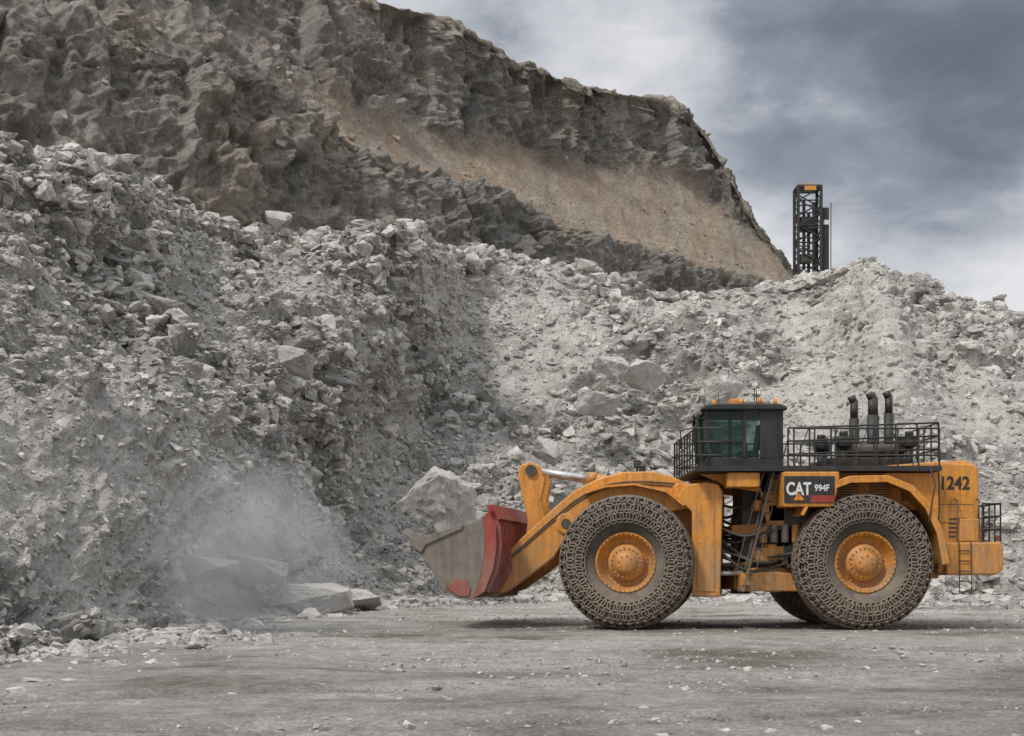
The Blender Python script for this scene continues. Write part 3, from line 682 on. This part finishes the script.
for s in (-1,1):
    cyl(r_,'steering_cylinder',(1.2,s*1.25,1.55),(-.1,s*1.3,1.5),.14,Y_,18); cyl(r_,'steering_rod',(-.1,s*1.3,1.5),(-1.0,s*1.35,1.5),.07,CHR,14)
    prism(r_,'battery_box',[(-.3,1.0),(1.35,1.0),(1.1,1.5),(.7,1.55),(-.3,1.5)],s*1.75,s*1.003,Y_,.04)
    prism(r_,'cab_support',[(.55,2.5),(.9,2.5),(1.1,4.26),(.2,4.26)],s*1.5,s*1.35,Y_,.02)
    prism(r_,'cab_front_support',[(-.6,3.9),(.55,3.7),(.55,4.26),(-1.4,4.26)],s*1.5,s*1.4,Y_,.02)
box(r_,'electrical_cabinet',-.75,.15,-2.2,-1.6,3.85,4.25,Y_,.03)
railing(r_,'rear_platform_railing',[(6.3,-1.9,2.36),(6.8,-1.9,2.36),(6.8,1.9,2.36)],1.05,.4)
tubes(r_,'rear_ladder',[[(5.65,-2.0,.95),(5.62,-2.0,2.4)],[(5.98,-2.0,.95),(5.95,-2.0,2.4)]]+[[(5.64,-2.0,1.0+i*.28),(5.96,-2.0,1.0+i*.28)] for i in range(5)],.016,BLK)
tubes(r_,'rear_grab_rail',[[(5.6,-1.95,2.4),(5.6,-1.95,3.5),(5.6,-1.74,3.55)],[(6.2,-1.95,2.4),(6.2,-1.95,3.5),(6.2,-1.74,3.55)]],.018,BLK)
tubes(r_,'side_grab_rails',[[(4.6,-2.66,2.9),(4.75,-2.7,3.9),(4.7,-2.4,4.4)],[(4.98,-2.28,4.34),(5.02,-2.2,3.4),(5.1,-1.9,2.6)]],.02,BLK)
box(r_,'tail_light',6.8,6.9,-1.6,-1.4,2.4,2.55,RED,.02)

# ---------------------------------------------------------------- drill rig on the bench
DR=bpy.data.objects.new('drill_rig',None); scene.collection.objects.link(DR); DR.location=(25.4,112,22.2)
x0,x1=-1.0,.95; H=11.8
cor=[(x0,-.8),(x1,-.8),(x1,.8),(x0,.8)]
tubes(DR,'mast_chords',[[(x,y,.3),(x,y,H)] for x,y in cor],.13,BLK)
lat=[];nb=10
for i in range(nb+1):
    z=1+(H-1.1)*i/nb; lat.append([(*cor[0],z),(*cor[1],z),(*cor[2],z),(*cor[3],z),(*cor[0],z)])
    if i<nb:
        z2=1+(H-1.1)*(i+1)/nb
        for a,b in ((0,1),(1,2),(2,3),(3,0)):
            lat.append([(*cor[a],z),(*cor[b],z2)] if i%2 else [(*cor[b],z),(*cor[a],z2)])
tubes(DR,'mast_lattice',lat,.06,BLK)
tubes(DR,'drill_pipes',[[(-.35,0,.5),(-.35,0,H-1)],[(.45,-.2,.5),(.45,-.2,H-1.2)],[(.1,.2,.5),(.1,.2,H-2)]],.14,DRK)
box(DR,'rotary_head',-.75,.7,-.6,.6,8.2,9.3,BLK,.05)
box(DR,'pulldown_motor',-.8,.2,-.7,.3,5.4,6.0,DRK,.05)
box(DR,'crown_block',-1.1,1.05,-.9,.9,H-.1,H+.15,BLK,.04); box(DR,'crown_sheave_guard',-.5,.5,-.95,-.92,H-.35,H+.02,Y_,.02)
cyl(DR,'crown_sheave',(-.2,-.2,H+.25),(-.2,.2,H+.25),.25,Y_,20)
box(DR,'dust_duct',1.15,1.7,-.5,.5,1.5,10.1,BLK,.05); box(DR,'pipe_carousel',1.2,1.65,-.62,-.5,8.6,9.0,WHT,.02)
tubes(DR,'mast_side_ladder',[[(-1.25,-.85,1),(-1.25,-.85,H-.5)],[(1.85,-.5,1.5),(1.85,-.5,10.5)]],.04,BLK)
box(DR,'rig_deck',-3,7,-1.8,1.8,.9,1.5,Y_,.05); box(DR,'rig_engine_house',2.5,6.6,-1.6,1.6,1.5,1.9,Y_,.08); box(DR,'rig_cab',-2.9,-1.4,-1.7,.2,1.5,1.9,DRK,.06)
for s in (-1,1):
    prism(DR,'crawler_track',[(-1.6,-.6),(4.6,-.6),(5.0,.0),(4.6,.9),(-1.6,.9),(-2,.0)],s*1.8,s*1.2,BLK,.05)

# ---------------------------------------------------------------- dust kicked up at the toe
def dust(name,loc,dim,dens,sd):
    bm=bmesh.new(); bmesh.ops.create_icosphere(bm,subdivisions=3,radius=1); me=bpy.data.meshes.new(name); bm.to_mesh(me); bm.free()
    o=bpy.data.objects.new(name,me); scene.collection.objects.link(o); o.location=loc; o.scale=dim
    m=bpy.data.materials.new('dust'); m.use_nodes=True; nt=m.node_tree; nt.nodes.clear()
    out=N(nt,'ShaderNodeOutputMaterial'); pv=N(nt,'ShaderNodeVolumeScatter'); pv.inputs['Color'].default_value=(.97,.955,.93,1); pv.inputs['Anisotropy'].default_value=0
    tc=N(nt,'ShaderNodeTexCoord'); ln=N(nt,'ShaderNodeVectorMath',operation='LENGTH'); nt.links.new(tc.outputs['Object'],ln.inputs[0])
    mp=N(nt,'ShaderNodeMapping'); mp.inputs['Location'].default_value=(sd,sd*.3,0); nt.links.new(tc.outputs['Object'],mp.inputs[0])
    fa=ramp(nt,ln.outputs['Value'],[(.05,1.0),(.97,0.0)]); nn=noise(nt,mp.outputs[0],2.0,4,.6,.9); nr_=ramp(nt,nn.outputs[0],[(.38,0.0),(.64,1.0)])
    a=N(nt,'ShaderNodeMath',operation='MULTIPLY'); nt.links.new(fa.outputs[0],a.inputs[0]); nt.links.new(nr_.outputs[0],a.inputs[1])
    b=N(nt,'ShaderNodeMath',operation='MULTIPLY'); nt.links.new(a.outputs[0],b.inputs[0]); b.inputs[1].default_value=dens
    nt.links.new(b.outputs[0],pv.inputs['Density']); nt.links.new(pv.outputs[0],out.inputs['Volume']); me.materials.append(m)
dust('dust_cloud',(-7.0,34.8,1.7),(3.2,1.9,3.4),1.6,0)

# ---------------------------------------------------------------- light and sky
el,az=math.radians(50),math.radians(-136)
to=Vector((math.sin(az)*math.cos(el),math.cos(az)*math.cos(el),math.sin(el)))
sun=bpy.data.lights.new('sun','SUN'); sun.energy=2.3; sun.angle=math.radians(10); sun.color=(1,.95,.88)
so=bpy.data.objects.new('sun',sun); scene.collection.objects.link(so); so.rotation_euler=to.to_track_quat('Z','Y').to_euler(); so.location=(-40,-20,80)
w=bpy.data.worlds.new('World'); scene.world=w; w.use_nodes=True; nt=w.node_tree; bg=nt.nodes['Background']
sky=N(nt,'ShaderNodeTexSky',sky_type='NISHITA'); sky.sun_disc=False; sky.sun_elevation=el; sky.sun_rotation=az
tc=N(nt,'ShaderNodeTexCoord'); d=tc.outputs['Generated']
sp=N(nt,'ShaderNodeSeparateXYZ'); nt.links.new(d,sp.inputs[0])
mp=N(nt,'ShaderNodeMapping'); mp.inputs['Scale'].default_value=(1,1,2.0); mp.inputs['Rotation'].default_value=(0,math.radians(-8),0); mp.inputs['Location'].default_value=(3.3,1.1,.4); nt.links.new(d,mp.inputs[0])
n1=noise(nt,mp.outputs[0],3.8,8,.5,.25); n2=noise(nt,mp.outputs[0],10,8,.6,.3)
def math2(op,a,b,c=None,clamp=False):
    m=N(nt,'ShaderNodeMath',operation=op); m.use_clamp=clamp
    for i,v in enumerate((a,b,c)):
        if v is None: continue
        if hasattr(v,'is_output'): nt.links.new(v,m.inputs[i])
        else: m.inputs[i].default_value=v
    return m.outputs[0]
def lobe(vec,lo,hi):
    dp=N(nt,'ShaderNodeVectorMath',operation='DOT_PRODUCT'); nt.links.new(d,dp.inputs[0]); dp.inputs[1].default_value=Vector(vec).normalized()
    r=ramp(nt,dp.outputs['Value'],[(lo,0.0),(hi,1.0)]); r.color_ramp.interpolation='EASE'; return r.outputs[0]
l1=lobe((.27,1,.40),.982,.9992); l2=lobe((.13,1,.30),.985,.999)
hz=N(nt,'ShaderNodeMapRange'); nt.links.new(sp.outputs[2],hz.inputs[0]); hz.inputs[1].default_value=.34; hz.inputs[2].default_value=.26; hz.inputs[3].default_value=0; hz.inputs[4].default_value=.15
v=math2('MULTIPLY_ADD',l1,-.32,n1.outputs[0]); v=math2('MULTIPLY_ADD',l2,.16,v); v=math2('MULTIPLY_ADD',n2.outputs[0],.46,v); v=math2('ADD',v,hz.outputs[0])
cl=ramp(nt,v,[(.22,(.11,.13,.17)),(.42,(.175,.20,.245)),(.57,(.29,.32,.375)),(.71,(.55,.57,.61)),(.88,(.80,.80,.82))]).outputs[0]
mixn=N(nt,'ShaderNodeMix',data_type='RGBA'); mixn.inputs[0].default_value=.95
sc=N(nt,'ShaderNodeVectorMath',operation='SCALE'); nt.links.new(sky.outputs[0],sc.inputs[0]); sc.inputs['Scale'].default_value=.1
nt.links.new(sc.outputs[0],mixn.inputs[6]); nt.links.new(cl,mixn.inputs[7])
zf=N(nt,'ShaderNodeMapRange'); nt.links.new(sp.outputs[2],zf.inputs[0]); zf.inputs[1].default_value=.42; zf.inputs[2].default_value=.85; zf.inputs[3].default_value=1; zf.inputs[4].default_value=2.0
nt.links.new(mixn.outputs[2],bg.inputs[0]); nt.links.new(zf.outputs[0],bg.inputs[1])
